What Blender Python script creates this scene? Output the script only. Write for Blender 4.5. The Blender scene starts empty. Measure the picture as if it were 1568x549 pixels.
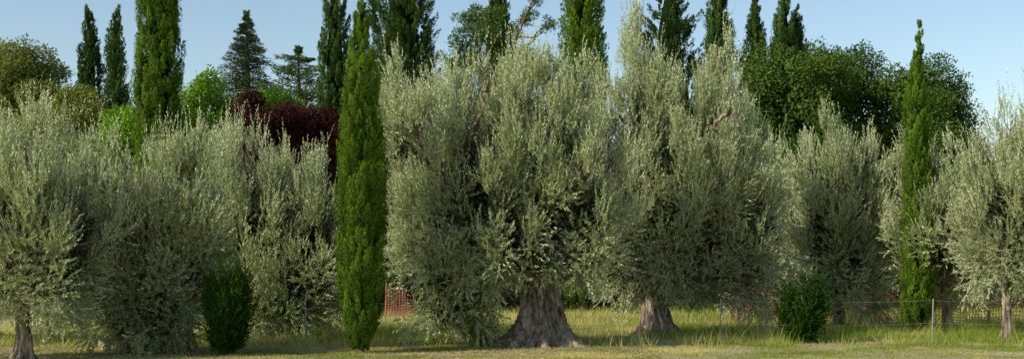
import bpy, math, numpy as np
from mathutils import Vector
rng=np.random.default_rng(11)
sc=bpy.context.scene

# ---------------------------------------------------------------- helpers
def nrm(a):
    return a/np.maximum(np.linalg.norm(a,axis=-1,keepdims=True),1e-9)
def rdir(n):
    return nrm(rng.normal(size=(n,3)))
def U(a,b,n=None):
    return rng.uniform(a,b,n)

def vnoise(p,seed=0):
    """cheap smooth value noise, p (N,3) -> (N,) in 0..1"""
    p=np.asarray(p,float)
    i=np.floor(p).astype(np.int64); f=p-i; f=f*f*(3-2*f)
    out=np.zeros(len(p))
    for dx in (0,1):
        for dy in (0,1):
            for dz in (0,1):
                h=(i[:,0]+dx)*374761393+(i[:,1]+dy)*668265263+(i[:,2]+dz)*2147483647+seed*974711
                h=(h^(h>>13))*1274126177; h=h^(h>>16)
                v=(h&0xffff)/65535.0
                w=(f[:,0] if dx else 1-f[:,0])*(f[:,1] if dy else 1-f[:,1])*(f[:,2] if dz else 1-f[:,2])
                out+=v*w
    return out

def link(o,parent=None):
    sc.collection.objects.link(o)
    if parent is not None: o.parent=parent
    return o
def empty(name,x,y,z=0):
    e=bpy.data.objects.new(name,None); e.location=(x,y,z); e.empty_display_size=.3
    return link(e)

def mesh_np(name,V,F,mat,parent=None,tint=None,smooth=False):
    V=np.ascontiguousarray(V,dtype=np.float32); F=np.ascontiguousarray(F,dtype=np.int32)
    me=bpy.data.meshes.new(name)
    m,k=F.shape
    me.vertices.add(len(V)); me.vertices.foreach_set("co",V.ravel())
    me.loops.add(m*k); me.loops.foreach_set("vertex_index",F.ravel())
    me.polygons.add(m); me.polygons.foreach_set("loop_start",np.arange(0,m*k,k,dtype=np.int32))
    if smooth: me.polygons.foreach_set("use_smooth",np.ones(m,dtype=bool))
    me.update(calc_edges=True)
    if tint is not None:
        a=me.attributes.new("tint",'FLOAT','FACE'); a.data.foreach_set("value",np.ascontiguousarray(tint,dtype=np.float32))
    me.materials.append(mat)
    o=bpy.data.objects.new(name,me)
    return link(o,parent)

def diamonds(B,D,L,W,N):
    side=nrm(np.cross(D,N)); L=np.asarray(L).reshape(-1,1); W=np.asarray(W).reshape(-1,1)
    nn=nrm(np.cross(side,D))
    mid=B+D*L*.48
    return np.stack([B,mid+side*W*.5,B+D*L-nn*L*.12,mid-side*W*.5],axis=1)
def leaf_mesh(name,Q,tint,mat,parent):
    Q=Q.reshape(-1,4,3)
    return mesh_np(name,Q.reshape(-1,3),np.arange(len(Q)*4).reshape(-1,4),mat,parent,tint)

def sprigs(P,D,L,n,ll,lw,ang=.7,bend=.15,nout=None,nrand=.9,t0=.05):
    m=len(P); L=np.broadcast_to(L,(m,))
    t=(np.tile(np.linspace(t0,1,n),(m,1))+U(-.03,.03,(m,n)))
    bd=rdir(m)
    pos=P[:,None,:]+D[:,None,:]*(L[:,None]*t)[...,None]+bd[:,None,:]*(bend*L[:,None]*t**2)[...,None]
    axis=nrm(D+bd*bend)
    perp=nrm(np.cross(np.repeat(axis,n,0),rdir(m*n)))
    aa=ang*(1-.5*t.ravel())+U(-.2,.2,m*n)
    d=nrm(np.repeat(axis,n,0)*np.cos(aa)[:,None]+perp*np.sin(aa)[:,None])
    N=rdir(m*n)*nrand
    if nout is not None: N=N+np.repeat(nout,n,0)
    return diamonds(pos.reshape(-1,3),d,ll*U(.7,1.15,m*n),lw*U(.75,1.2,m*n),N)

def tube(path,rad,seg=8,wob=0.0,seed=0):
    path=np.array(path,float); n=len(path); rad=np.broadcast_to(rad,(n,)).astype(float)
    T=nrm(np.gradient(path,axis=0)); ref=np.array([0.31,0.95,0.05])
    A=nrm(np.cross(T,ref)); Bv=np.cross(T,A)
    th=np.linspace(0,2*np.pi,seg,endpoint=False)
    R=np.ones((n,seg))
    if wob>0:
        g=np.stack([np.cos(th)[None]*2+np.zeros((n,1)),np.sin(th)[None]*2+np.zeros((n,1)),np.linspace(0,n*.35,n)[:,None]+np.zeros((1,seg))],-1).reshape(-1,3)
        R=1+wob*(vnoise(g*1.3+seed,seed)-.5).reshape(n,seg)*2
    V=path[:,None]+(A[:,None]*np.cos(th)[None,:,None]+Bv[:,None]*np.sin(th)[None,:,None])*(rad[:,None]*R)[...,None]
    V=V.reshape(-1,3)
    i=np.arange(n-1)[:,None]*seg; j=np.arange(seg)[None]
    F=np.stack([i+j,i+(j+1)%seg,i+seg+(j+1)%seg,i+seg+j],-1).reshape(-1,4)
    return V,F
def curve_path(a,b,n=8,sag=0,jit=.05,up=0.0):
    a=np.array(a,float); b=np.array(b,float)
    t=np.linspace(0,1,n)[:,None]
    p=a+(b-a)*t
    p[:,2:3]+=up*np.sin(np.pi*t)
    L=np.linalg.norm(b-a)
    off=rdir(1)*L*.10; p+=off*np.sin(np.pi*t)
    p[1:-1]+=rng.normal(size=(n-2,3))*jit*L/n*2
    return p
def join_tubes(parts):
    V=[];F=[];k=0
    for v,f in parts:
        V.append(v);F.append(f+k);k+=len(v)
    return np.concatenate(V),np.concatenate(F)

# ---------------------------------------------------------------- materials
def mat_base(name):
    m=bpy.data.materials.new(name); m.use_nodes=True
    nt=m.node_tree; nt.nodes.clear()
    return m,nt,nt.nodes,nt.links
def rgb(c): return (c[0],c[1],c[2],1)
def mixc(N,L,fac,a,b,bt='MIX'):
    n=N.new('ShaderNodeMix'); n.data_type='RGBA'; n.blend_type=bt
    def s(sock,v):
        if isinstance(v,(tuple,list)): sock.default_value=rgb(v)
        elif isinstance(v,(int,float)): sock.default_value=v
        else: L.new(v,sock)
    s(n.inputs[0],fac); s(n.inputs[6],a); s(n.inputs[7],b)
    return n.outputs[2]
def leaf_mat(name,ca,cb,under=None,tr=.25,gl=.0,rough=.6,patch=.9,pc=None):
    m,nt,N,L=mat_base(name)
    at=N.new('ShaderNodeAttribute'); at.attribute_name='tint'
    col=mixc(N,L,at.outputs['Fac'],ca,cb)
    tc=N.new('ShaderNodeTexCoord'); no=N.new('ShaderNodeTexNoise'); no.inputs['Scale'].default_value=patch
    no.inputs['Detail'].default_value=2; L.new(tc.outputs['Object'],no.inputs['Vector'])
    mr=N.new('ShaderNodeMapRange'); mr.inputs[1].default_value=.35; mr.inputs[2].default_value=.65
    mr.inputs[3].default_value=0; mr.inputs[4].default_value=1; L.new(no.outputs['Fac'],mr.inputs[0])
    if pc is None: pc=(.72,.78,.62)
    col2=mixc(N,L,1.0,col,pc,'MULTIPLY')
    col=mixc(N,L,mr.outputs[0],col,col2)
    if under is not None:
        ge=N.new('ShaderNodeNewGeometry'); col=mixc(N,L,ge.outputs['Backfacing'],col,under)
    d=N.new('ShaderNodeBsdfDiffuse'); L.new(col,d.inputs['Color'])
    out=d.outputs[0]
    if tr>0:
        t=N.new('ShaderNodeBsdfTranslucent')
        tcx=mixc(N,L,1.0,col,(1.3,1.35,.5),'MULTIPLY'); L.new(tcx,t.inputs['Color'])
        mx=N.new('ShaderNodeMixShader'); mx.inputs[0].default_value=tr
        L.new(d.outputs[0],mx.inputs[1]); L.new(t.outputs[0],mx.inputs[2])
        out=mx.outputs[0]
    if gl>0:
        g=N.new('ShaderNodeBsdfGlossy'); g.inputs['Roughness'].default_value=rough; g.inputs['Color'].default_value=(.9,.95,.9,1)
        m2=N.new('ShaderNodeMixShader'); m2.inputs[0].default_value=gl
        L.new(out,m2.inputs[1]); L.new(g.outputs[0],m2.inputs[2]); out=m2.outputs[0]
    o=N.new('ShaderNodeOutputMaterial'); L.new(out,o.inputs['Surface'])
    return m
def bark_mat(name,cd,cm,cl,scale=3.0,stretch=.22,bump=.6):
    m,nt,N,L=mat_base(name)
    tc=N.new('ShaderNodeTexCoord'); mp=N.new('ShaderNodeMapping'); mp.inputs['Scale'].default_value=(1,1,stretch)
    L.new(tc.outputs['Object'],mp.inputs['Vector'])
    n1=N.new('ShaderNodeTexNoise'); n1.inputs['Scale'].default_value=scale*3; n1.inputs['Detail'].default_value=8; n1.inputs['Roughness'].default_value=.7
    n1.inputs['Distortion'].default_value=.6
    n2=N.new('ShaderNodeTexVoronoi'); n2.inputs['Scale'].default_value=scale*6
    n2.feature='F1'
    L.new(mp.outputs[0],n1.inputs['Vector']); L.new(mp.outputs[0],n2.inputs['Vector'])
    cr=N.new('ShaderNodeValToRGB'); e=cr.color_ramp.elements
    e[0].position=.40; e[0].color=rgb(cd); e[1].position=.64; e[1].color=rgb(cl)
    x=cr.color_ramp.elements.new(.5); x.color=rgb(cm)
    L.new(n1.outputs['Fac'],cr.inputs[0])
    ad=N.new('ShaderNodeMath'); ad.operation='MULTIPLY_ADD'; ad.inputs[1].default_value=-.5
    L.new(n2.outputs['Distance'],ad.inputs[0]); L.new(n1.outputs['Fac'],ad.inputs[2])
    bp=N.new('ShaderNodeBump'); bp.inputs['Strength'].default_value=bump; bp.inputs['Distance'].default_value=.05
    L.new(ad.outputs[0],bp.inputs['Height'])
    p=N.new('ShaderNodeBsdfPrincipled'); p.inputs['Roughness'].default_value=.9
    L.new(cr.outputs[0],p.inputs['Base Color']); L.new(bp.outputs[0],p.inputs['Normal'])
    o=N.new('ShaderNodeOutputMaterial'); L.new(p.outputs[0],o.inputs['Surface'])
    return m
def plain(name,c,r=.7,metal=0):
    m,nt,N,L=mat_base(name)
    tc=N.new('ShaderNodeTexCoord'); no=N.new('ShaderNodeTexNoise'); no.inputs['Scale'].default_value=9; no.inputs['Detail'].default_value=4
    L.new(tc.outputs['Object'],no.inputs['Vector'])
    col=mixc(N,L,no.outputs['Fac'],tuple(v*.65 for v in c),tuple(min(1,v*1.3) for v in c))
    p=N.new('ShaderNodeBsdfPrincipled'); p.inputs['Roughness'].default_value=r; p.inputs['Metallic'].default_value=metal
    L.new(col,p.inputs['Base Color'])
    o=N.new('ShaderNodeOutputMaterial'); L.new(p.outputs[0],o.inputs['Surface']); return m

M_ol=leaf_mat('olive_leaf',(.12,.165,.05),(.44,.475,.235),under=(.62,.65,.44),tr=.14,gl=.05,rough=.5,patch=.8,pc=(.66,.75,.56))
M_olin=leaf_mat('olive_inner_shade',(.024,.034,.012),(.04,.055,.02),tr=0)  # olive leaf darkened: shade inside the crown put into the colour
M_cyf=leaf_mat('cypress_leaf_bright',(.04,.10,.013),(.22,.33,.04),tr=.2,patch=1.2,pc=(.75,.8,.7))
M_cyd=leaf_mat('cypress_leaf_dark',(.03,.066,.02),(.09,.145,.04),tr=0,patch=.6)
M_cym=leaf_mat('cypress_leaf_mid',(.04,.09,.024),(.125,.19,.052),tr=.12,patch=.6)
M_core=leaf_mat('cypress_core_shade',(.012,.02,.007),(.015,.022,.008),tr=0)  # very dark green paints the shade inside the column
M_oak=leaf_mat('holm_oak_leaf',(.03,.075,.015),(.135,.21,.045),tr=.12,patch=.5)
M_oaky=leaf_mat('yellow_green_leaf',(.15,.18,.045),(.33,.345,.10),tr=.18,patch=.5)
M_bri=leaf_mat('bright_green_leaf',(.13,.26,.03),(.28,.45,.06),tr=.3,patch=.7)
M_plum=leaf_mat('plum_leaf',(.04,.012,.015),(.085,.027,.03),tr=.12,patch=.9)
M_fir=leaf_mat('fir_needle',(.06,.10,.05),(.14,.20,.10),tr=0,patch=.9)
M_pine=leaf_mat('pine_needle',(.05,.10,.025),(.15,.225,.055),tr=.15,patch=.7)
M_lau=leaf_mat('laurel_leaf',(.02,.052,.01),(.05,.115,.018),tr=.15,patch=1.5)
M_hedge=leaf_mat('hedge_leaf',(.03,.052,.016),(.07,.095,.027),tr=0,patch=.3)
M_bark=bark_mat('olive_bark',(.05,.038,.028),(.21,.17,.125),(.46,.39,.30),3.0,bump=1.0)
M_twig=bark_mat('twig_bark',(.07,.052,.035),(.15,.115,.085),(.28,.23,.17),4.0)
M_red=bark_mat('pine_bark',(.09,.04,.022),(.20,.10,.055),(.30,.17,.10),3.0)
M_cyb=bark_mat('cypress_bark',(.05,.035,.025),(.12,.09,.07),(.2,.16,.12),3.0)

# ---------------------------------------------------------------- olive
def gnarled_trunk(prof,seg=72,nr=54,ridge=.22,seed=1,lean=(0,0),roots=7):
    zs=np.array([p[0] for p in prof]); rs=np.array([p[1] for p in prof])
    z=np.linspace(zs[0],zs[-1],nr); r=np.interp(z,zs,rs)
    th=np.linspace(0,2*np.pi,seg,endpoint=False)
    Z,T=np.meshgrid(z,th,indexing='ij'); R=np.repeat(r[:,None],seg,1)
    tw=T+Z*.55
    g=np.stack([np.cos(tw)*1.6,np.sin(tw)*1.6,Z*.7],-1).reshape(-1,3)
    n1=vnoise(g*1.5+10,seed).reshape(R.shape); n2=vnoise(g*4.2*np.array([1,1,.45])+3,seed+1).reshape(R.shape)
    n3=vnoise(g*np.array([9,9,2.2]),seed+2).reshape(R.shape)
    base=np.exp(-np.maximum(Z,0)/.35)
    lob=np.abs(np.sin(roots*.5*(T+.35*np.sin(2*T+seed))+seed))
    R=R*(1+ridge*1.5*(n1-.5)+ridge*1.5*(np.abs(n2-.5)*2-.45)+.22*(n3-.5)+base*.42*(lob-.62))
    X=R*np.cos(T)+lean[0]*Z; Y=R*np.sin(T)+lean[1]*Z
    V=np.stack([X,Y,Z],-1).reshape(-1,3)
    i=np.arange(nr-1)[:,None]*seg; j=np.arange(seg)[None]
    F=np.stack([i+j,i+(j+1)%seg,i+seg+(j+1)%seg,i+seg+j],-1).reshape(-1,4)
    return V,F

def olive(X,Y,env,trunk,ncl=22,npl=7,nleaf=170000,seed=0,stubs=(),ll=.074,back=.3,clear=(.3,.6),name='olive_tree'):
    """env: list of sub-crowns (cx,cy,rx,ry,zlow,top,weight) relative to the trunk"""
    E=empty(name,X,Y)
    ew=np.array([e[6] for e in env],float); ew/=ew.sum()
    P=[];A=[];H=[];CL=[];EI=[]
    k=0
    while k<ncl:
        ei=rng.choice(len(env),p=ew); cx,cy,rx,ry,zl,tp,_=env[ei]
        zc=zl+(tp-zl)*.42; up=tp-zc-.45; dn=zc-zl
        zz=U(-1,1); a=U(0,2*np.pi)
        if math.sin(a)>.25 and U(0,1)>back: continue
        pw=2.7 if zz>0 else 3.6
        rr=(1-abs(zz)**pw)**(1/pw); rad=U(.66,1.0)
        c0=np.array([cx+rx*rr*rad*math.cos(a),cy+ry*rr*rad*math.sin(a),zc+(up if zz>0 else dn)*zz*U(.84,1.0)])
        if CL and min(np.linalg.norm((c0-q)/np.array([1,1,1.5])) for q in CL)<.45*min(rx,2)/1.5: 
            if U(0,1)<.95: continue
        CL.append(c0); k+=1
        s=max(.75,min(rx,1.6)/1.5)
        for _ in range(npl):
            off=rng.normal(size=3)*np.array([.27,.27,.50])*s
            P.append(c0+off-0.12*np.array([math.cos(a),math.sin(a),0])*rx); A.append(U(.14,.29)*s); H.append(U(.30,.64)*s); EI.append(ei)
    P=np.array(P);A=np.array(A);H=np.array(H);EI=np.array(EI); EV=np.array(env,float)
    P[:,2]=np.maximum(P[:,2],EV[EI,4]+H*.6)
    ns=24; m=int(nleaf/ns)
    wts=A*A*H; idx=rng.choice(len(P),m,p=wts/wts.sum())
    def outdir(B,ei):
        ev=EV[ei]; cc=np.stack([ev[:,0],ev[:,1],ev[:,4]+(ev[:,5]-ev[:,4])*.4],-1)
        return nrm((B-cc)/np.stack([ev[:,2],ev[:,3],(ev[:,5]-ev[:,4])*.5],-1))
    d=rdir(m)*(U(0,1,m)**.4)[:,None]
    B=P[idx]+d*np.stack([A[idx],A[idx],H[idx]],-1)
    B[:,2]=np.maximum(B[:,2],.12)
    out=outdir(B,EI[idx])
    ev=EV[EI[idx]]; zrel=(B[:,2]-(ev[:,4]+(ev[:,5]-ev[:,4])*.42))/(ev[:,5]-ev[:,4])*1.9
    upw=np.clip(.5+.8*zrel,-.3,1.15)
    D=out*.4+d*.35+rdir(m)*.3; D[:,2]+=upw*.95; D=nrm(D)
    Lh=U(.16,.38,m)*np.where(upw>.6,1.2,1)
    ok=~((np.abs(B[:,0])<clear[0])&(B[:,1]<.5)&(B[:,2]<clear[1]+U(-.15,.25,m)))
    B,D,Lh,d,out,idx=B[ok],D[ok],Lh[ok],d[ok],out[ok],idx[ok]; m=len(B)
    nout=nrm(d*1.0+out*.7+np.array([0,0,.4]))*1.05
    Q=[sprigs(B,D,Lh,ns,ll,ll*.25,ang=.75,bend=.2,nout=nout)]
    cl_t=np.repeat(U(-.22,.22,len(CL)),npl)+U(-.1,.1,len(P)); tt=[np.clip(U(.1,.9,m*ns)*.8+.1+np.repeat(cl_t[idx],ns),0,1)]
    k=int(len(P)*7); zc_=EV[EI,4]+(EV[EI,5]-EV[EI,4])*.35
    cand=np.where(P[:,2]>zc_)[0]; ii=rng.choice(cand,k)
    a=rdir(k); a[:,2]=np.abs(a[:,2])
    B2=P[ii]+a*np.stack([A[ii],A[ii],H[ii]],-1)*.9
    o2=outdir(B2,EI[ii]); D2=nrm(o2*.28+rdir(k)*.2+np.array([0,0,1.0]))
    n2=28
    hi=np.clip((P[ii,2]-zc_[ii])/(EV[EI[ii],5]-zc_[ii]),.2,1)
    Q.append(sprigs(B2,D2,(.18+.78*U(0,1,k)**1.6)*(.55+.5*hi),n2,ll*.85,ll*.21,ang=.6,bend=.15,nout=o2*.4))
    tt.append(np.clip(U(.35,1,k*n2),0,1))
    leaf_mesh('foliage',np.concatenate(Q),np.concatenate(tt),M_ol,E)
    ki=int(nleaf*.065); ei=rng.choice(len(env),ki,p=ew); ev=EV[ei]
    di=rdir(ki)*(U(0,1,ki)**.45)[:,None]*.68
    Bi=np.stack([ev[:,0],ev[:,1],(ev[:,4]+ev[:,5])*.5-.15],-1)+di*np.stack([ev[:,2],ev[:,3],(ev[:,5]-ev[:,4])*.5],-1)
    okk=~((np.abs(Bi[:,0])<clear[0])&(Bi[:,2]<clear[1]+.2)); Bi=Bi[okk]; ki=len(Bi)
    leaf_mesh('inner_shade_fill',diamonds(Bi,rdir(ki),U(.11,.17,ki),U(.04,.06,ki),rdir(ki)),U(0,1,ki),M_olin,E)  # darkened fill leaves, painted shade for contrast in the crown
    # wood
    parts=[]
    ztop=trunk[-1][0]; rt=trunk[-1][1]; big=trunk[0][1]>.5
    v,f=gnarled_trunk(trunk,seed=seed+3,ridge=.30 if big else .14,roots=9 if big else 5,seg=110 if big else 28,nr=72)
    mesh_np('trunk',v,f,M_bark,E,smooth=True)
    ends=[]
    for e in env:
        for q in range(3 if len(env)>1 else 4):
            an=q*2*np.pi/3+U(-.5,.5)
            z=e[4]+(e[5]-e[4])*U(.5,.8)
            en=np.array([e[0]+e[2]*.45*math.cos(an),e[1]+e[3]*.45*math.sin(an),z])
            dirn=math.atan2(en[1],en[0])
            s0=np.array([math.cos(dirn)*rt*.45,math.sin(dirn)*rt*.45,ztop*.72])
            pth=curve_path(s0,en,12,jit=.16,up=.1)
            parts.append(tube(pth,np.linspace(rt*.5,.035,12),10,.25,seed+q)); ends.append(pth)
    for q in range(len(P)):
        best=min(ends,key=lambda pp:np.min(np.linalg.norm(pp-P[q],axis=1)))
        j=max(2,np.argmin(np.linalg.norm(best-P[q],axis=1))-2)
        pp=curve_path(best[j],P[q]+np.array([0,0,H[q]*.7]),8,jit=.14,up=-.08)
        parts.append(tube(pp,np.linspace(.028,.006,8),5))
        pp2=curve_path(pp[4],P[q]+rdir(1)[0]*A[q]*1.1+np.array([0,0,H[q]*.4]),6,jit=.12)
        parts.append(tube(pp2,np.linspace(.014,.004,6),4))
    v,f=join_tubes(parts); mesh_np('branches',v,f,M_twig,E,smooth=True)
    if stubs:
        sp=[]
        for a_,b_,r_ in stubs:
            pth=curve_path(a_,b_,9,jit=.22,up=.06); sp.append(tube(pth,np.linspace(r_,r_*.6,9),9,.3,seed))
        v,f=join_tubes(sp); mesh_np('pruned_limbs',v,f,M_bark,E,smooth=True)
    return E

old=[(0,1.08),(.10,.88),(.25,.70),(.5,.54),(.9,.44),(1.3,.42),(1.8,.46)]
olive(.65,25.4,[(-2.05,.1,1.3,1.5,.9,5.9,1.25),(-.05,.2,1.3,1.7,1.4,6.25,1.15),(-1.3,-.6,1.6,1.2,1.3,4.7,.65),(.9,0,.9,1.2,1.2,4.7,.5),(-2.1,-.2,1.35,1.3,.35,2.6,.55),(-.4,-.9,1.0,.6,1.3,2.6,.2)],
      old,ncl=82,npl=6,nleaf=285000,seed=1,clear=(.95,1.4),
      stubs=[((-1.5,-.6,4.6),(-1.2,-1.1,5.6),.05),((.9,-.9,3.3),(1.15,-1.3,4.1),.05)])
olive(3.6,29.6,[(-.5,0,1.3,1.5,1.2,7.3,1.0),(1.2,.1,1.45,1.6,1.0,7.1,1.2),(2.0,-.2,1.4,1.5,.4,5.2,.7),(-.7,0,1.3,1.3,.7,4.4,.5),(.6,-.7,1.4,1.1,.9,5.4,.7)],
      [(0,.62),(.12,.48),(.3,.38),(.8,.30),(1.4,.3)],ncl=82,npl=6,nleaf=280000,seed=2,clear=(.7,.8),
      stubs=[((1.2,-1.4,5.0),(1.5,-1.9,5.45),.06),((1.5,-1.9,5.45),(1.75,-1.85,5.0),.05)])
thin=[(0,.24),(.15,.18),(.5,.14),(1.0,.14)]
olive(-8.85,21.3,[(-.45,.1,1.4,1.3,.9,4.4,1),(.4,.2,1.1,1.2,.6,4.0,.5)],thin,ncl=34,nleaf=135000,seed=3,clear=(.3,.95),ll=.068,
      stubs=[((-.1,-.9,2.5),(-.35,-1.2,3.3),.05),((.55,-.9,2.6),(.6,-1.25,3.0),.045)])
olive(-7.25,23.6,[(.1,0,1.4,1.35,.1,4.2,1),(-.9,0,1.0,1.0,.9,4.1,.4),(0,-.4,1.2,1.0,.1,1.8,.3)],thin,ncl=38,nleaf=145000,seed=4,clear=(0,0))
olive(-5.6,28.2,[(-.7,0,1.25,1.3,.2,4.7,1),(.6,0,1.2,1.3,.15,4.5,.95),(0,-.3,1.6,1.1,.1,2.0,.4)],thin,ncl=44,nleaf=140000,seed=5,clear=(0,0))
olive(9.2,33,[(0,0,1.4,1.4,.4,5.3,1)],thin,ncl=30,nleaf=95000,seed=6,ll=.083,clear=(.2,.5))
olive(11.3,30.5,[(0,0,1.25,1.1,.9,4.8,1)],[(0,.2),(.15,.15),(.5,.12),(1.3,.11)],ncl=21,nleaf=60000,seed=7,clear=(.2,1.0))
olive(11.45,27.2,[(.4,0,1.4,1.2,1.2,4.7,1)],[(0,.2),(.15,.14),(.5,.10),(1.4,.10)],ncl=22,nleaf=70000,seed=8,clear=(.3,1.3))
olive(8.2,38,[(0,0,1.4,1.2,.4,5.1,1)],thin,ncl=20,nleaf=42000,seed=9,ll=.1,clear=(0,0))
olive(13.9,31,[(0,0,1.4,1.2,1.0,5.4,1)],thin,ncl=18,nleaf=42000,seed=10,ll=.085)
olive(-12.2,27,[(0,0,1.6,1.5,.6,4.9,1)],thin,ncl=20,nleaf=45000,seed=12,ll=.085)

# ---------------------------------------------------------------- cypress
def cypress(X,Y,prof,mat,nsp=260,per=110,ll=.10,seed=0,splen=(.35,.75),out=.18,rough=.16,lean=0.0,name='cypress_tree'):
    E=empty(name,X,Y)
    zs=np.array([p[0] for p in prof],float); rs=np.array([p[1] for p in prof],float)
    zz=np.linspace(zs[0],zs[-1],400); rr=np.interp(zz,zs,rs); w=rr+.05; w/=w.sum()
    z=rng.choice(zz,nsp,p=w)+U(-.1,.1,nsp); a=U(0,2*np.pi,nsp)
    lum=vnoise(np.stack([np.cos(a)*1.8,np.sin(a)*1.8,z*.9],-1)+seed*5,seed)
    rad=np.interp(z,zs,rs)*U(.66,1.0,nsp)*(1+rough*2*(lum-.5))
    sl=U(splen[0],splen[1],nsp)*np.clip(np.interp(z,zs,rs)/rs.max()+.25,.4,1)
    sl=np.minimum(sl,np.maximum(zs[-1]+.25-z,.15))
    P=np.stack([rad*np.cos(a)+lean*np.maximum(z-zs[-1]*.8,0),rad*np.sin(a),z],-1)
    o=np.stack([np.cos(a),np.sin(a),np.zeros(nsp)],-1)
    D=nrm(o*out+rng.normal(size=(nsp,3))*.06+np.array([0,0,1.]))
    m=nsp*per; i=np.repeat(np.arange(nsp),per)
    t=U(0,1,m); sw=(sl*.15)[i]*np.sin(np.pi*np.clip(t,.03,1)**.7)**.8
    q=rdir(m); pos=P[i]+D[i]*(sl[i]*t)[:,None]+q*sw[:,None]
    pos[:,2]=np.maximum(pos[:,2],.06)
    d=nrm(D[i]+q*.5+rdir(m)*.2)
    N=nrm(q+o[i]*.6+rdir(m)*.6)
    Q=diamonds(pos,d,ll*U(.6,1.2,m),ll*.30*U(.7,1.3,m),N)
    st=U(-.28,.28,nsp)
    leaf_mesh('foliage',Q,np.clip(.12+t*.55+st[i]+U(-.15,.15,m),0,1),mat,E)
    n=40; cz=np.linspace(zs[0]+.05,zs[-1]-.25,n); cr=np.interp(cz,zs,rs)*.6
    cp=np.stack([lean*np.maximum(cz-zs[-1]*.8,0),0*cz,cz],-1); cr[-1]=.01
    v,f=tube(cp,cr,18,.22,seed); mesh_np('inner_shade_fill',v,f,M_core,E,smooth=True)  # solid core blocks see-through; its dark colour stands for inner shade
    hz=np.linspace(0,zs[-1]*.8,10); v,f=tube(np.stack([hz*0,hz*0,hz],-1),np.linspace(max(.08,rs.max()*.18),.03,10),10,.15,seed)
    mesh_np('trunk',v,f,M_cyb,E,smooth=True)
    return E
def colprof(H,r,base=.3):
    return [(base,r*.5),(base+.5,r*.85),(H*.25,r),(H*.5,r*.98),(H*.7,r*.8),(H*.85,r*.5),(H*.94,r*.25),(H,.03)]
cypress(-2.95,23.0,[(.05,.16),(.4,.30),(1.2,.40),(2.8,.42),(4.0,.37),(4.8,.30),(5.5,.21),(6.2,.11),(6.8,.03),(7.05,.01)],M_cyf,nsp=900,per=150,ll=.058,seed=21,splen=(.2,.6),out=.24,rough=.34)
cypress(10.33,30.0,[(.1,.22),(.5,.34),(2,.34),(4.2,.29),(5.4,.25),(6.2,.17),(6.9,.08),(7.5,.035),(7.95,.01)],M_cyf,nsp=600,per=120,ll=.07,seed=22,lean=.06,out=.14,splen=(.25,.6),rough=.3)
# background row
cypress(-13.55,45,colprof(17,.84),M_cyf,nsp=1000,per=90,ll=.12,seed=23,splen=(.4,1.0),out=.14,rough=.14)
cypress(-22.3,62,colprof(15.3,.72),M_cyd,nsp=420,per=60,ll=.2,seed=24,splen=(.6,1.3),rough=.3)
cypress(-20.9,62,colprof(15.4,.62),M_cym,nsp=420,per=60,ll=.2,seed=25,splen=(.6,1.3))
cypress(-23.8,66,colprof(14.3,.6),M_cyd,nsp=300,per=50,ll=.2,seed=26,splen=(.6,1.3))
cypress(-8.75,58,colprof(16.5,.85),M_cym,nsp=500,per=70,ll=.18,seed=27,splen=(.5,1.2),rough=.25)
cypress(-4.85,52,[(.4,.9),(4,1.3),(8,1.45),(10.5,1.38),(12.5,1.15),(14.2,.9),(17,.05)],M_cym,nsp=1150,per=80,ll=.15,seed=28,splen=(.4,1.0),out=.5,rough=.35)
cypress(-.7,61,colprof(17,1.0),M_cyd,nsp=400,per=60,ll=.2,seed=29,splen=(.6,1.3))
cypress(2.8,46,[(.4,.7),(5,.8),(9,.75),(11,.68),(13,.5),(15,.05)],M_cyf,nsp=700,per=80,ll=.14,seed=30,splen=(.5,1.0),out=.3,rough=.25)
cypress(7.5,56,[(.4,1.4),(6,1.6),(10,1.4),(12,1.05),(13.5,.75),(15.4,.05)],M_cyd,nsp=620,per=75,ll=.18,seed=31,splen=(.5,1.2),out=.6,rough=.45)
cypress(10.9,62,colprof(18,.85),M_cyd,nsp=500,per=60,ll=.2,seed=32,splen=(.6,1.3))
cypress(12.85,62,colprof(15.9,.72),M_cyd,nsp=480,per=60,ll=.2,seed=33,splen=(.6,1.3))
cypress(14.3,62,colprof(16.6,.85),M_cym,nsp=480,per=65,ll=.2,seed=34,splen=(.6,1.3))
cypress(15.2,63,colprof(15.7,.85),M_cyd,nsp=480,per=60,ll=.2,seed=35,splen=(.6,1.3))

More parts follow.
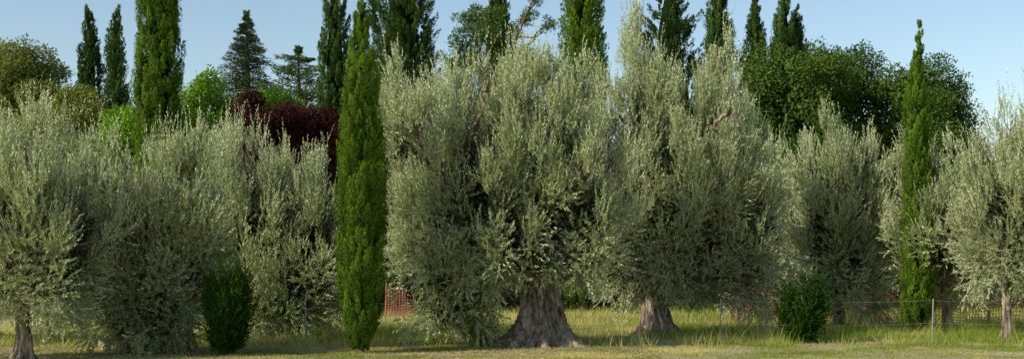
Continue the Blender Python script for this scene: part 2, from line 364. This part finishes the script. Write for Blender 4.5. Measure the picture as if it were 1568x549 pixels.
# ---------------------------------------------------------------- broad-crowned trees
def broad(name,X,Y,r,zlow,top,mat,nlobe=40,nleaf=45000,ll=.16,lw=.09,lobe=(.45,.85),seed=0,upb=.2,bark=None,offx=0,shape=2.2,inner=.8):
    E=empty(name,X,Y); zc=(zlow+top)/2; hz=(top-zlow)/2-lobe[0]*.6
    P=[];R=[]
    while len(P)<nlobe:
        zz=U(-1,1); a=U(0,2*np.pi)
        if math.sin(a)>.3 and U(0,1)>.5: continue
        rr=(1-abs(zz)**shape)**(1/shape); rad=U(.55,1.0)*(.85+.3*vnoise(np.array([[math.cos(a)*1.4+seed,math.sin(a)*1.4,zz*1.5]]),seed)[0])
        P.append([offx+r*rr*rad*math.cos(a),r*rr*rad*math.sin(a),zc+hz*zz*(.85+.2*U(0,1))]); R.append(U(*lobe))
    P=np.array(P);R=np.array(R)
    w=R**2; i=rng.choice(nlobe,nleaf,p=w/w.sum())
    d=rdir(nleaf); sh=U(0,1,nleaf)**.35
    nn=.55+.9*vnoise(P[i]*3+d*2.6,seed)
    pos=P[i]+d*(R[i]*sh*nn)[:,None]*np.array([1.1,1.1,.95])
    D=nrm(d*.6+rdir(nleaf)*.8+np.array([0,0,upb])); N=nrm(d*.9+rdir(nleaf)*.7+np.array([0,0,.3]))
    Q=diamonds(pos,D,ll*U(.6,1.2,nleaf),lw*U(.7,1.2,nleaf),N)
    tl=U(-.25,.25,nlobe); T=np.clip(.5+tl[i]+U(-.3,.3,nleaf),0,1)
    ki=int(nleaf*.22); dd=rdir(ki)*(U(0,1,ki)**.4)[:,None]*inner
    Pi=dd*np.array([r,r,hz])+np.array([offx,0,zc])
    Q2=diamonds(Pi,rdir(ki),ll*1.7*U(.6,1.2,ki),lw*1.7*U(.7,1.2,ki),rdir(ki))
    leaf_mesh('foliage',np.concatenate([Q,Q2]),np.concatenate([T,U(0,.25,ki)]),mat,E)
    parts=[tube(curve_path((0,0,-.1),(offx*.6,0,zc),12,jit=.08),np.linspace(r*.16,r*.07,12),10,.2,seed)]
    for q in range(nlobe):
        z0=zlow+(zc-zlow)*U(.2,1); s=np.array([offx*.6*z0/zc,0,z0])
        parts.append(tube(curve_path(s,P[q],8,jit=.1),np.linspace(r*.045,.02,8),5))
    v,f=join_tubes(parts); mesh_np('trunk_and_limbs',v,f,bark or M_cyb,E,smooth=True)
    return E
broad('holm_oak_tree',11.7,50,2.35,2,11.3,M_oak,75,70000,.14,.075,seed=41,lobe=(.5,.9),shape=3.6,inner=.9)
broad('holm_oak_tree',15.2,52.5,2.3,2,11.4,M_oak,70,60000,.14,.075,seed=42,bark=M_red,lobe=(.45,.85),shape=3.2,inner=.9)
broad('holm_oak_tree',18.0,51,2.1,1.5,10.7,M_oak,64,54000,.14,.075,seed=43,lobe=(.45,.85),shape=2.8,inner=.88)
broad('holm_oak_tree',20.0,53,1.3,1,8.4,M_oak,30,24000,.14,.075,seed=44,inner=.85)
broad('holm_oak_tree',13.4,56,2.4,1,8.6,M_oak,36,24000,.17,.09,seed=54,lobe=(.6,.9),shape=3,inner=.9)
broad('cork_oak_tree',-22.6,55,2.2,3,12.6,M_oaky,64,56000,.15,.07,seed=45,inner=.85)
broad('cork_oak_tree',-20.4,54,1.6,3,10.8,M_oaky,44,36000,.15,.07,seed=46,inner=.85)
broad('cork_oak_tree',-25.2,56,2.0,3,13.0,M_oaky,50,38000,.15,.07,seed=47,inner=.85)
broad('linden_tree',-12.3,48,1.7,2,9.3,M_bri,54,40000,.14,.08,seed=48,lobe=(.35,.7),shape=3.4,inner=.9)
broad('linden_tree',-10.3,48.5,1.6,2,9.3,M_bri,48,34000,.14,.08,seed=49,lobe=(.35,.7),shape=3.4,inner=.9)
broad('plum_tree',-8.8,42,1.3,2.2,7.8,M_plum,48,34000,.11,.06,(.3,.55),seed=50,shape=3.2,inner=.85)
broad('plum_tree',-7.2,42.6,1.0,2.2,7.7,M_plum,34,24000,.11,.06,(.3,.5),seed=51,shape=3.2,inner=.85)
broad('linden_tree',-16.0,50,1.6,3,8.4,M_bri,34,24000,.15,.08,seed=52)

# ---------------------------------------------------------------- fir and cedar
def tiered(name,X,Y,H,zlow,R,mat,ntier,nb,ll,droop,seed,power=1.0,flat=.25,per=170):
    E=empty(name,X,Y); parts=[tube([(0,0,-.1),(0,0,H*.3),(.03,0,H*.7),(0,0,H-.1)],[R*.13,R*.1,R*.05,.02],8)]
    Q=[];T=[]
    for k in range(ntier):
        f=k/(ntier-1); z=zlow+(H-zlow-.2)*f+U(-.12,.12); rt=R*(1-f)**power+.1
        for b in range(nb):
            a=b*2*np.pi/nb+k*1.1+U(-.35,.35); l=rt*U(.55,1.15); zb=z+U(-.18,.18)
            e=np.array([math.cos(a)*l,math.sin(a)*l,zb-droop*l+U(-.15,.2)])
            s=np.array([0,0,zb]); n=int(per*(.25+l/R))
            p=curve_path(s,e,6,jit=.06,up=.05); parts.append(tube(p,np.linspace(.03,.008,6),4))
            t=U(.08,1,n)**.8; base=s+(e-s)*t[:,None]; wd=.32*l*(1-t*.65)+.07
            side=np.array([-math.sin(a),math.cos(a),0])
            base=base+side*(U(-1,1,n)*wd)[:,None]+np.array([0,0,1])*(U(-1,.8,n)*wd*flat)[:,None]
            dd=nrm((e-s)/l*.8+side*U(-.8,.8,n)[:,None]+rdir(n)*.4+np.array([0,0,.3]))
            Q.append(diamonds(base,dd,ll*U(.6,1.3,n),ll*.3*U(.7,1.2,n),nrm(rdir(n)*.8+np.array([0,0,1])))); T.append(U(0,1,n)*.6+.4*t)
    n=90; Q.append(diamonds(np.stack([U(-.06,.06,n),U(-.06,.06,n),U(H-1.0,H,n)],-1),nrm(rdir(n)*.5+np.array([0,0,1])),np.full(n,ll),np.full(n,ll*.25),rdir(n))); T.append(U(0,1,n))
    leaf_mesh('foliage',np.concatenate(Q),np.concatenate(T),mat,E)
    v,f=join_tubes(parts); mesh_np('trunk_and_branches',v,f,M_cyb,E,smooth=True)
tiered('fir_tree',-15.8,70,16.9,6,4.6,M_fir,34,13,.2,.10,61,power=.9,per=145,flat=.6)
tiered('cedar_tree',-10.9,60,13.0,5,4.2,M_pine,15,9,.2,-.2,62,power=.55,flat=.5,per=190)

# ---------------------------------------------------------------- open pine with reddish limbs
def pine(X,Y,clumps,forks,seed,name='pine_tree',per=1900,mat=M_pine):
    E=empty(name,X,Y); parts=[]
    for pth,r0,r1 in forks:
        pth=np.array(pth,float); t=np.linspace(0,1,len(pth)); tn=np.linspace(0,1,18)
        p=np.stack([np.interp(tn,t,pth[:,k]) for k in range(3)],-1); p[1:-1]+=rng.normal(size=(16,3))*.05
        parts.append(tube(p,np.linspace(r0,r1,18),9,.15,seed))
    tips=np.concatenate([np.array(p,float)[1:] for p,_,_ in forks])
    Q=[];T=[]
    for (x,y,z,r) in clumps:
        c=np.array([x,y,z]); j=np.argmin(np.linalg.norm(tips-c,axis=1)+np.maximum(tips[:,2]-z,0)*2)
        parts.append(tube(curve_path(tips[j],c,7,jit=.12),np.linspace(.04,.012,7),6))
        sub=max(6,int(18*r)); sc_=rdir(sub)*r*.95*U(.4,1,(sub,1))*np.array([1,1,.8])+c
        n=int(per*r*r*1.2); i=rng.integers(sub,size=n); d=rdir(n)
        pos=sc_[i]+d*(U(.0,1,n)**.5*r*.36)[:,None]
        Q.append(diamonds(pos,nrm(d+rdir(n)*.5+np.array([0,0,.4])),.15*U(.6,1.2,n),.045*U(.7,1.3,n),nrm(d+rdir(n)*.6))); T.append(U(0,1,n))
    leaf_mesh('foliage',np.concatenate(Q),np.concatenate(T),mat,E)
    v,f=join_tubes(parts); mesh_np('trunk_and_limbs',v,f,M_red,E,smooth=True)
pine(-.9,50,
 [(-.9,-.3,11.3,.9),(-.2,-.6,11.8,.85),(-1.4,-.2,10.5,.8),(.4,-.3,10.9,.75),(-.7,-.8,10.3,.7),(.9,-.1,11.6,.65),(1.4,0,12.4,.5),(-.4,0,12.5,.7),(.3,-.2,12.3,.7),(.1,-.6,9.7,.7),
  (-1.5,0,9.4,.8),(1.0,-.4,9.6,.7),(1.9,0,13.1,.4),(2.4,0,12.0,.4),(-1.2,0,8.4,.8),(.8,0,8.4,.8),(1.6,-.2,10.6,.6),(-1.0,0,12.2,.6),(1.9,0,9.6,.7)],
 [([(0,0,0),(-.2,0,5),(.1,-.3,8.0),(.5,-.6,9.4),(.9,-.6,10.8),(1.5,-.2,12.4),(2.1,0,13.4)],.18,.03),
  ([(.1,-.2,8.0),(-.1,-.4,9.4),(-.5,-.3,10.6),(-.5,-.2,11.8)],.09,.03),
  ([(-.1,0,7.4),(-.8,-.2,8.8),(-1.2,-.2,10.0)],.09,.03),
  ([(.5,-.4,9.4),(1.3,-.2,10.4),(1.8,0,11.5),(2.5,0,12.3)],.06,.02)],63)

# ---------------------------------------------------------------- shrubs
def shrub(name,X,Y,r,H,n,mat,ll,seed,tilt=.5):
    E=empty(name,X,Y); ns=14; m=n//ns
    nb=34; ba=U(0,2*np.pi,nb); bl=U(.3,1,nb)*r; bh=U(.25,1,nb)**.7*H
    bh*=np.interp(bl/r,[0,.5,1],[1,.9,.6])
    i=rng.integers(nb,size=m); t=U(.08,1,m)
    ax=np.stack([np.cos(ba)*bl,np.sin(ba)*bl,bh],-1)
    P=np.stack([ax[i,0]*t**.6,ax[i,1]*t**.6,ax[i,2]*t],-1)+rng.normal(size=(m,3))*np.array([.075,.075,.06])
    P[:,2]=np.maximum(P[:,2],.04)
    o=np.stack([np.cos(ba),np.sin(ba),0*ba],-1)[i]
    D=nrm(o*tilt+rdir(m)*.5+np.array([0,0,.8]))
    Q=sprigs(P,D,U(.1,.24,m),ns,ll,ll*.38,ang=.9,nout=o*.6+np.array([0,0,.3]))
    tb=U(-.2,.2,nb)
    leaf_mesh('foliage',Q,np.clip(U(0,1,m*ns)+np.repeat(tb[i],ns),0,1),mat,E)
    parts=[tube(curve_path((U(-.06,.06),U(-.06,.06),0),ax[k],8,jit=.1),np.linspace(.018,.005,8),5) for k in range(nb)]
    v,f=join_tubes(parts); mesh_np('stems',v,f,M_twig,E,smooth=True)
shrub('laurel_shrub',-5.45,22.4,.5,2.15,36000,M_lau,.06,75)
shrub('laurel_shrub',6.55,26.4,.52,1.8,28000,M_lau,.065,76)
shrub('sucker_shrub',-.75,25.2,.42,.95,9000,M_bri,.05,73)
shrub('laurel_shrub',-1.6,30.5,.4,.9,9000,M_lau,.06,74)

# ---------------------------------------------------------------- ground
def ground_mat():
    m,nt,N,L=mat_base('grass_ground')
    tc=N.new('ShaderNodeTexCoord')
    def noise(s,d=5):
        n=N.new('ShaderNodeTexNoise'); n.inputs['Scale'].default_value=s; n.inputs['Detail'].default_value=d
        L.new(tc.outputs['Object'],n.inputs['Vector']); return n.outputs['Fac']
    def ramp(f,a,b):
        r=N.new('ShaderNodeMapRange'); r.inputs[1].default_value=a; r.inputs[2].default_value=b; L.new(f,r.inputs[0]); return r.outputs[0]
    c=mixc(N,L,ramp(noise(.6),.38,.62),(.21,.22,.06),(.40,.33,.18))
    c=mixc(N,L,ramp(noise(5),.42,.72),c,(.44,.37,.22))
    c=mixc(N,L,ramp(noise(40,3),.5,.75),c,(.17,.13,.085))
    p=N.new('ShaderNodeBsdfPrincipled'); p.inputs['Roughness'].default_value=.95; L.new(c,p.inputs['Base Color'])
    b=N.new('ShaderNodeBump'); b.inputs['Strength'].default_value=.6; b.inputs['Distance'].default_value=.03; L.new(noise(25),b.inputs['Height']); L.new(b.outputs[0],p.inputs['Normal'])
    o=N.new('ShaderNodeOutputMaterial'); L.new(p.outputs[0],o.inputs['Surface']); return m
S=3000
mesh_np('ground',[(-S,-S,0),(S,-S,0),(S,S,0),(-S,S,0)],[[0,1,2,3]],ground_mat())

M_grass=leaf_mat('grass_blade',(.20,.27,.045),(.62,.52,.26),tr=.3,patch=.5,pc=(.85,.92,.65))
def grass(n,x0,x1,y0,y1,h,w,dryb=0):
    x=U(x0,x1,n); y=U(y0,y1,n)
    g=vnoise(np.stack([x*.9,y*.9,0*x],-1),5); g2=vnoise(np.stack([x*2.7,y*2.7,0*x],-1),6)
    keep=U(0,1,n)<(.04+g*g2*2.3); x,y,g,g2=x[keep],y[keep],g[keep],g2[keep]; n=len(x)
    H=h*(.35+1.2*g2*g2+.5*g)*U(.6,1.3,n)
    a=U(0,2*np.pi,n); s=np.stack([np.cos(a),np.sin(a),0*a],-1)*(w*U(.6,1.3,n))[:,None]
    ln=rng.normal(size=(n,2))*.45
    B=np.stack([x,y,0*x+.001],-1); tip=B+np.stack([ln[:,0]*H,ln[:,1]*H,H],-1)
    V=np.stack([B-s,B+s,tip],1).reshape(-1,3)
    dry=vnoise(np.stack([x*.6,y*1.1,0*x],-1),9)+.12*np.clip(-x/8,-1,1)
    return V,np.clip((dry-.35)*2.1+dryb+rng.normal(size=n)*.2,0,1)
parts=[grass(190000,-11,14,20.5,27,.035,.006,.15),grass(130000,-14,18,25.5,34,.14,.007,.03),grass(75000,-16,24,33,56,.22,.011,.05),
       grass(10000,-11,14,24.5,30,.36,.006,.2)]
V=np.concatenate([p[0] for p in parts]); T=np.concatenate([p[1] for p in parts])
mesh_np('grass',V,np.arange(len(V)).reshape(-1,3),M_grass,None,T)
n=50000; x=U(-11,14,n); y=U(21,29,n); kp=U(0,1,n)<.25+.75*(x<2.8); x=x[kp];y=y[kp];n=len(x); B=np.stack([x,y,U(.004,.04,n)],-1)
d=nrm(rdir(n)*np.array([1,1,.2])); M_lit=leaf_mat('dry_leaf',(.18,.12,.06),(.42,.31,.19),tr=0)
leaf_mesh('leaf_litter',diamonds(B,d,U(.04,.08,n),U(.012,.02,n),nrm(rdir(n)*.4+np.array([0,0,1]))),U(0,1,n),M_lit,None)

def treeline(name,x0,x1,Y,h,n,mat,ll):
    x=U(x0,x1,n); hh=h*(.6+.8*vnoise(np.stack([x*.35,0*x,0*x],-1),3)); z=hh*U(0,1,n)**.8
    y=Y+rng.normal(size=n)*.8+1.6*vnoise(np.stack([x*.6,z*.6,0*x],-1),8)
    N=nrm(rdir(n)+np.array([0,-.7,.5]))
    leaf_mesh(name,diamonds(np.stack([x,y,z],-1),rdir(n),ll*U(.6,1.3,n),ll*.5*U(.7,1.2,n),N),np.clip(vnoise(np.stack([x*.8,y*.8,z*.8],-1),12)+U(-.2,.2,n),0,1),mat,None)
treeline('hedge',-36,34,68,5.2,90000,M_hedge,.28)
treeline('hedge',-14,22,47,2.4,75000,M_hedge,.16)

# ---------------------------------------------------------------- fences
M_post=plain('weathered_post',(.26,.25,.22),.8); M_wire=plain('wire',(.32,.32,.30),.6,.2)
M_net=plain('red_plastic_net',(.48,.15,.11),.6); M_stake=plain('rusty_stake',(.32,.12,.06),.8)
E=empty('wire_fence',0,26.3); px=[-8.4,-4.6,-1.75,4.65,9.4,13.6,17.8]
parts=[]
for x in px:
    l=U(-.03,.03); parts.append(tube([(x,0,-.05),(x+l*.5,0,.5),(x+l,0,.98),(x+l,0,1.0)],[.018,.016,.015,.001],8))
v,f=join_tubes(parts); mesh_np('posts',v,f,M_post,E)
parts=[]
for h in (.45,.95):
    for k in range(len(px)-1):
        t=np.linspace(0,1,12); xs=px[k]+(px[k+1]-px[k])*t
        parts.append(tube(np.stack([xs,0*xs-.025,h-.07*np.sin(np.pi*t)*U(.4,1)],-1),.0020,4))
v,f=join_tubes(parts); mesh_np('wires',v,f,M_wire,E)

def net(x0,x1,Y,h):
    E=empty('plastic_net_fence',(x0+x1)/2,Y); hw=(x1-x0)/2
    Vv=[]
    xs=np.arange(-hw,hw,.09)
    def sag(x): return h*(.86+.12*np.cos(x*2.3)+.05*np.sin(x*5.1))
    for x in xs:
        zt=sag(x); yy=.04*math.sin(x*3); Vv.append([(x-.009,yy,.12),(x+.009,yy,.12),(x+.039,yy,zt),(x+.021,yy,zt)])
    for q in np.linspace(.12,1,12):
        for x in np.arange(-hw,hw,.3):
            a=sag(x)*q;b=sag(x+.3)*q; Vv.append([(x,.04*math.sin(x*3)-.003,a-.009),(x+.3,.04*math.sin(x*3+.9)-.003,b-.009),(x+.3,.04*math.sin(x*3+.9)-.003,b+.009),(x,.04*math.sin(x*3)-.003,a+.009)])
    Vv=np.array(Vv); mesh_np('net',Vv.reshape(-1,3),np.arange(len(Vv)*4).reshape(-1,4),M_net,E)
    parts=[tube([(x,0,-.05),(x+U(-.05,.05),0,h+U(.1,.5))],[.035,.03],6) for x in np.arange(-hw,hw+.1,1.3)]
    v,f=join_tubes(parts); mesh_np('stakes',v,f,M_stake,E)
net(6.6,18.5,35.5,1.4); net(-4.2,-3.3,39,1.1)

# ---------------------------------------------------------------- light, sky, camera
el,az=math.radians(34),math.radians(240)   # azimuth clockwise from +Y
w=bpy.data.worlds.new("World"); sc.world=w; w.use_nodes=True
nt=w.node_tree; bg=nt.nodes['Background']; sky=nt.nodes.new('ShaderNodeTexSky'); sky.sky_type='NISHITA'
sky.sun_disc=False; sky.sun_elevation=el; sky.sun_rotation=az; sky.air_density=1.25; sky.dust_density=.6; sky.ozone_density=1.8; sky.altitude=0
nt.links.new(sky.outputs[0],bg.inputs['Color']); bg.inputs['Strength'].default_value=.15
sd=bpy.data.lights.new('sun','SUN'); sd.energy=5.0; sd.angle=math.radians(.5); sd.color=(1,.90,.71)
so=link(bpy.data.objects.new('sun',sd))
sv=Vector((math.sin(az)*math.cos(el),math.cos(az)*math.cos(el),math.sin(el)))
so.rotation_euler=sv.to_track_quat('Z','Y').to_euler(); so.location=sv*60
cd=bpy.data.cameras.new('camera'); co=link(bpy.data.objects.new('camera',cd)); sc.camera=co
co.location=(0,0,1.6); co.rotation_euler=(math.radians(90),0,0)
cd.sensor_width=36; cd.lens=41.33; cd.shift_y=.0896; cd.clip_end=6000
sc.view_settings.view_transform='Standard'; sc.view_settings.look='None'; sc.view_settings.exposure=0
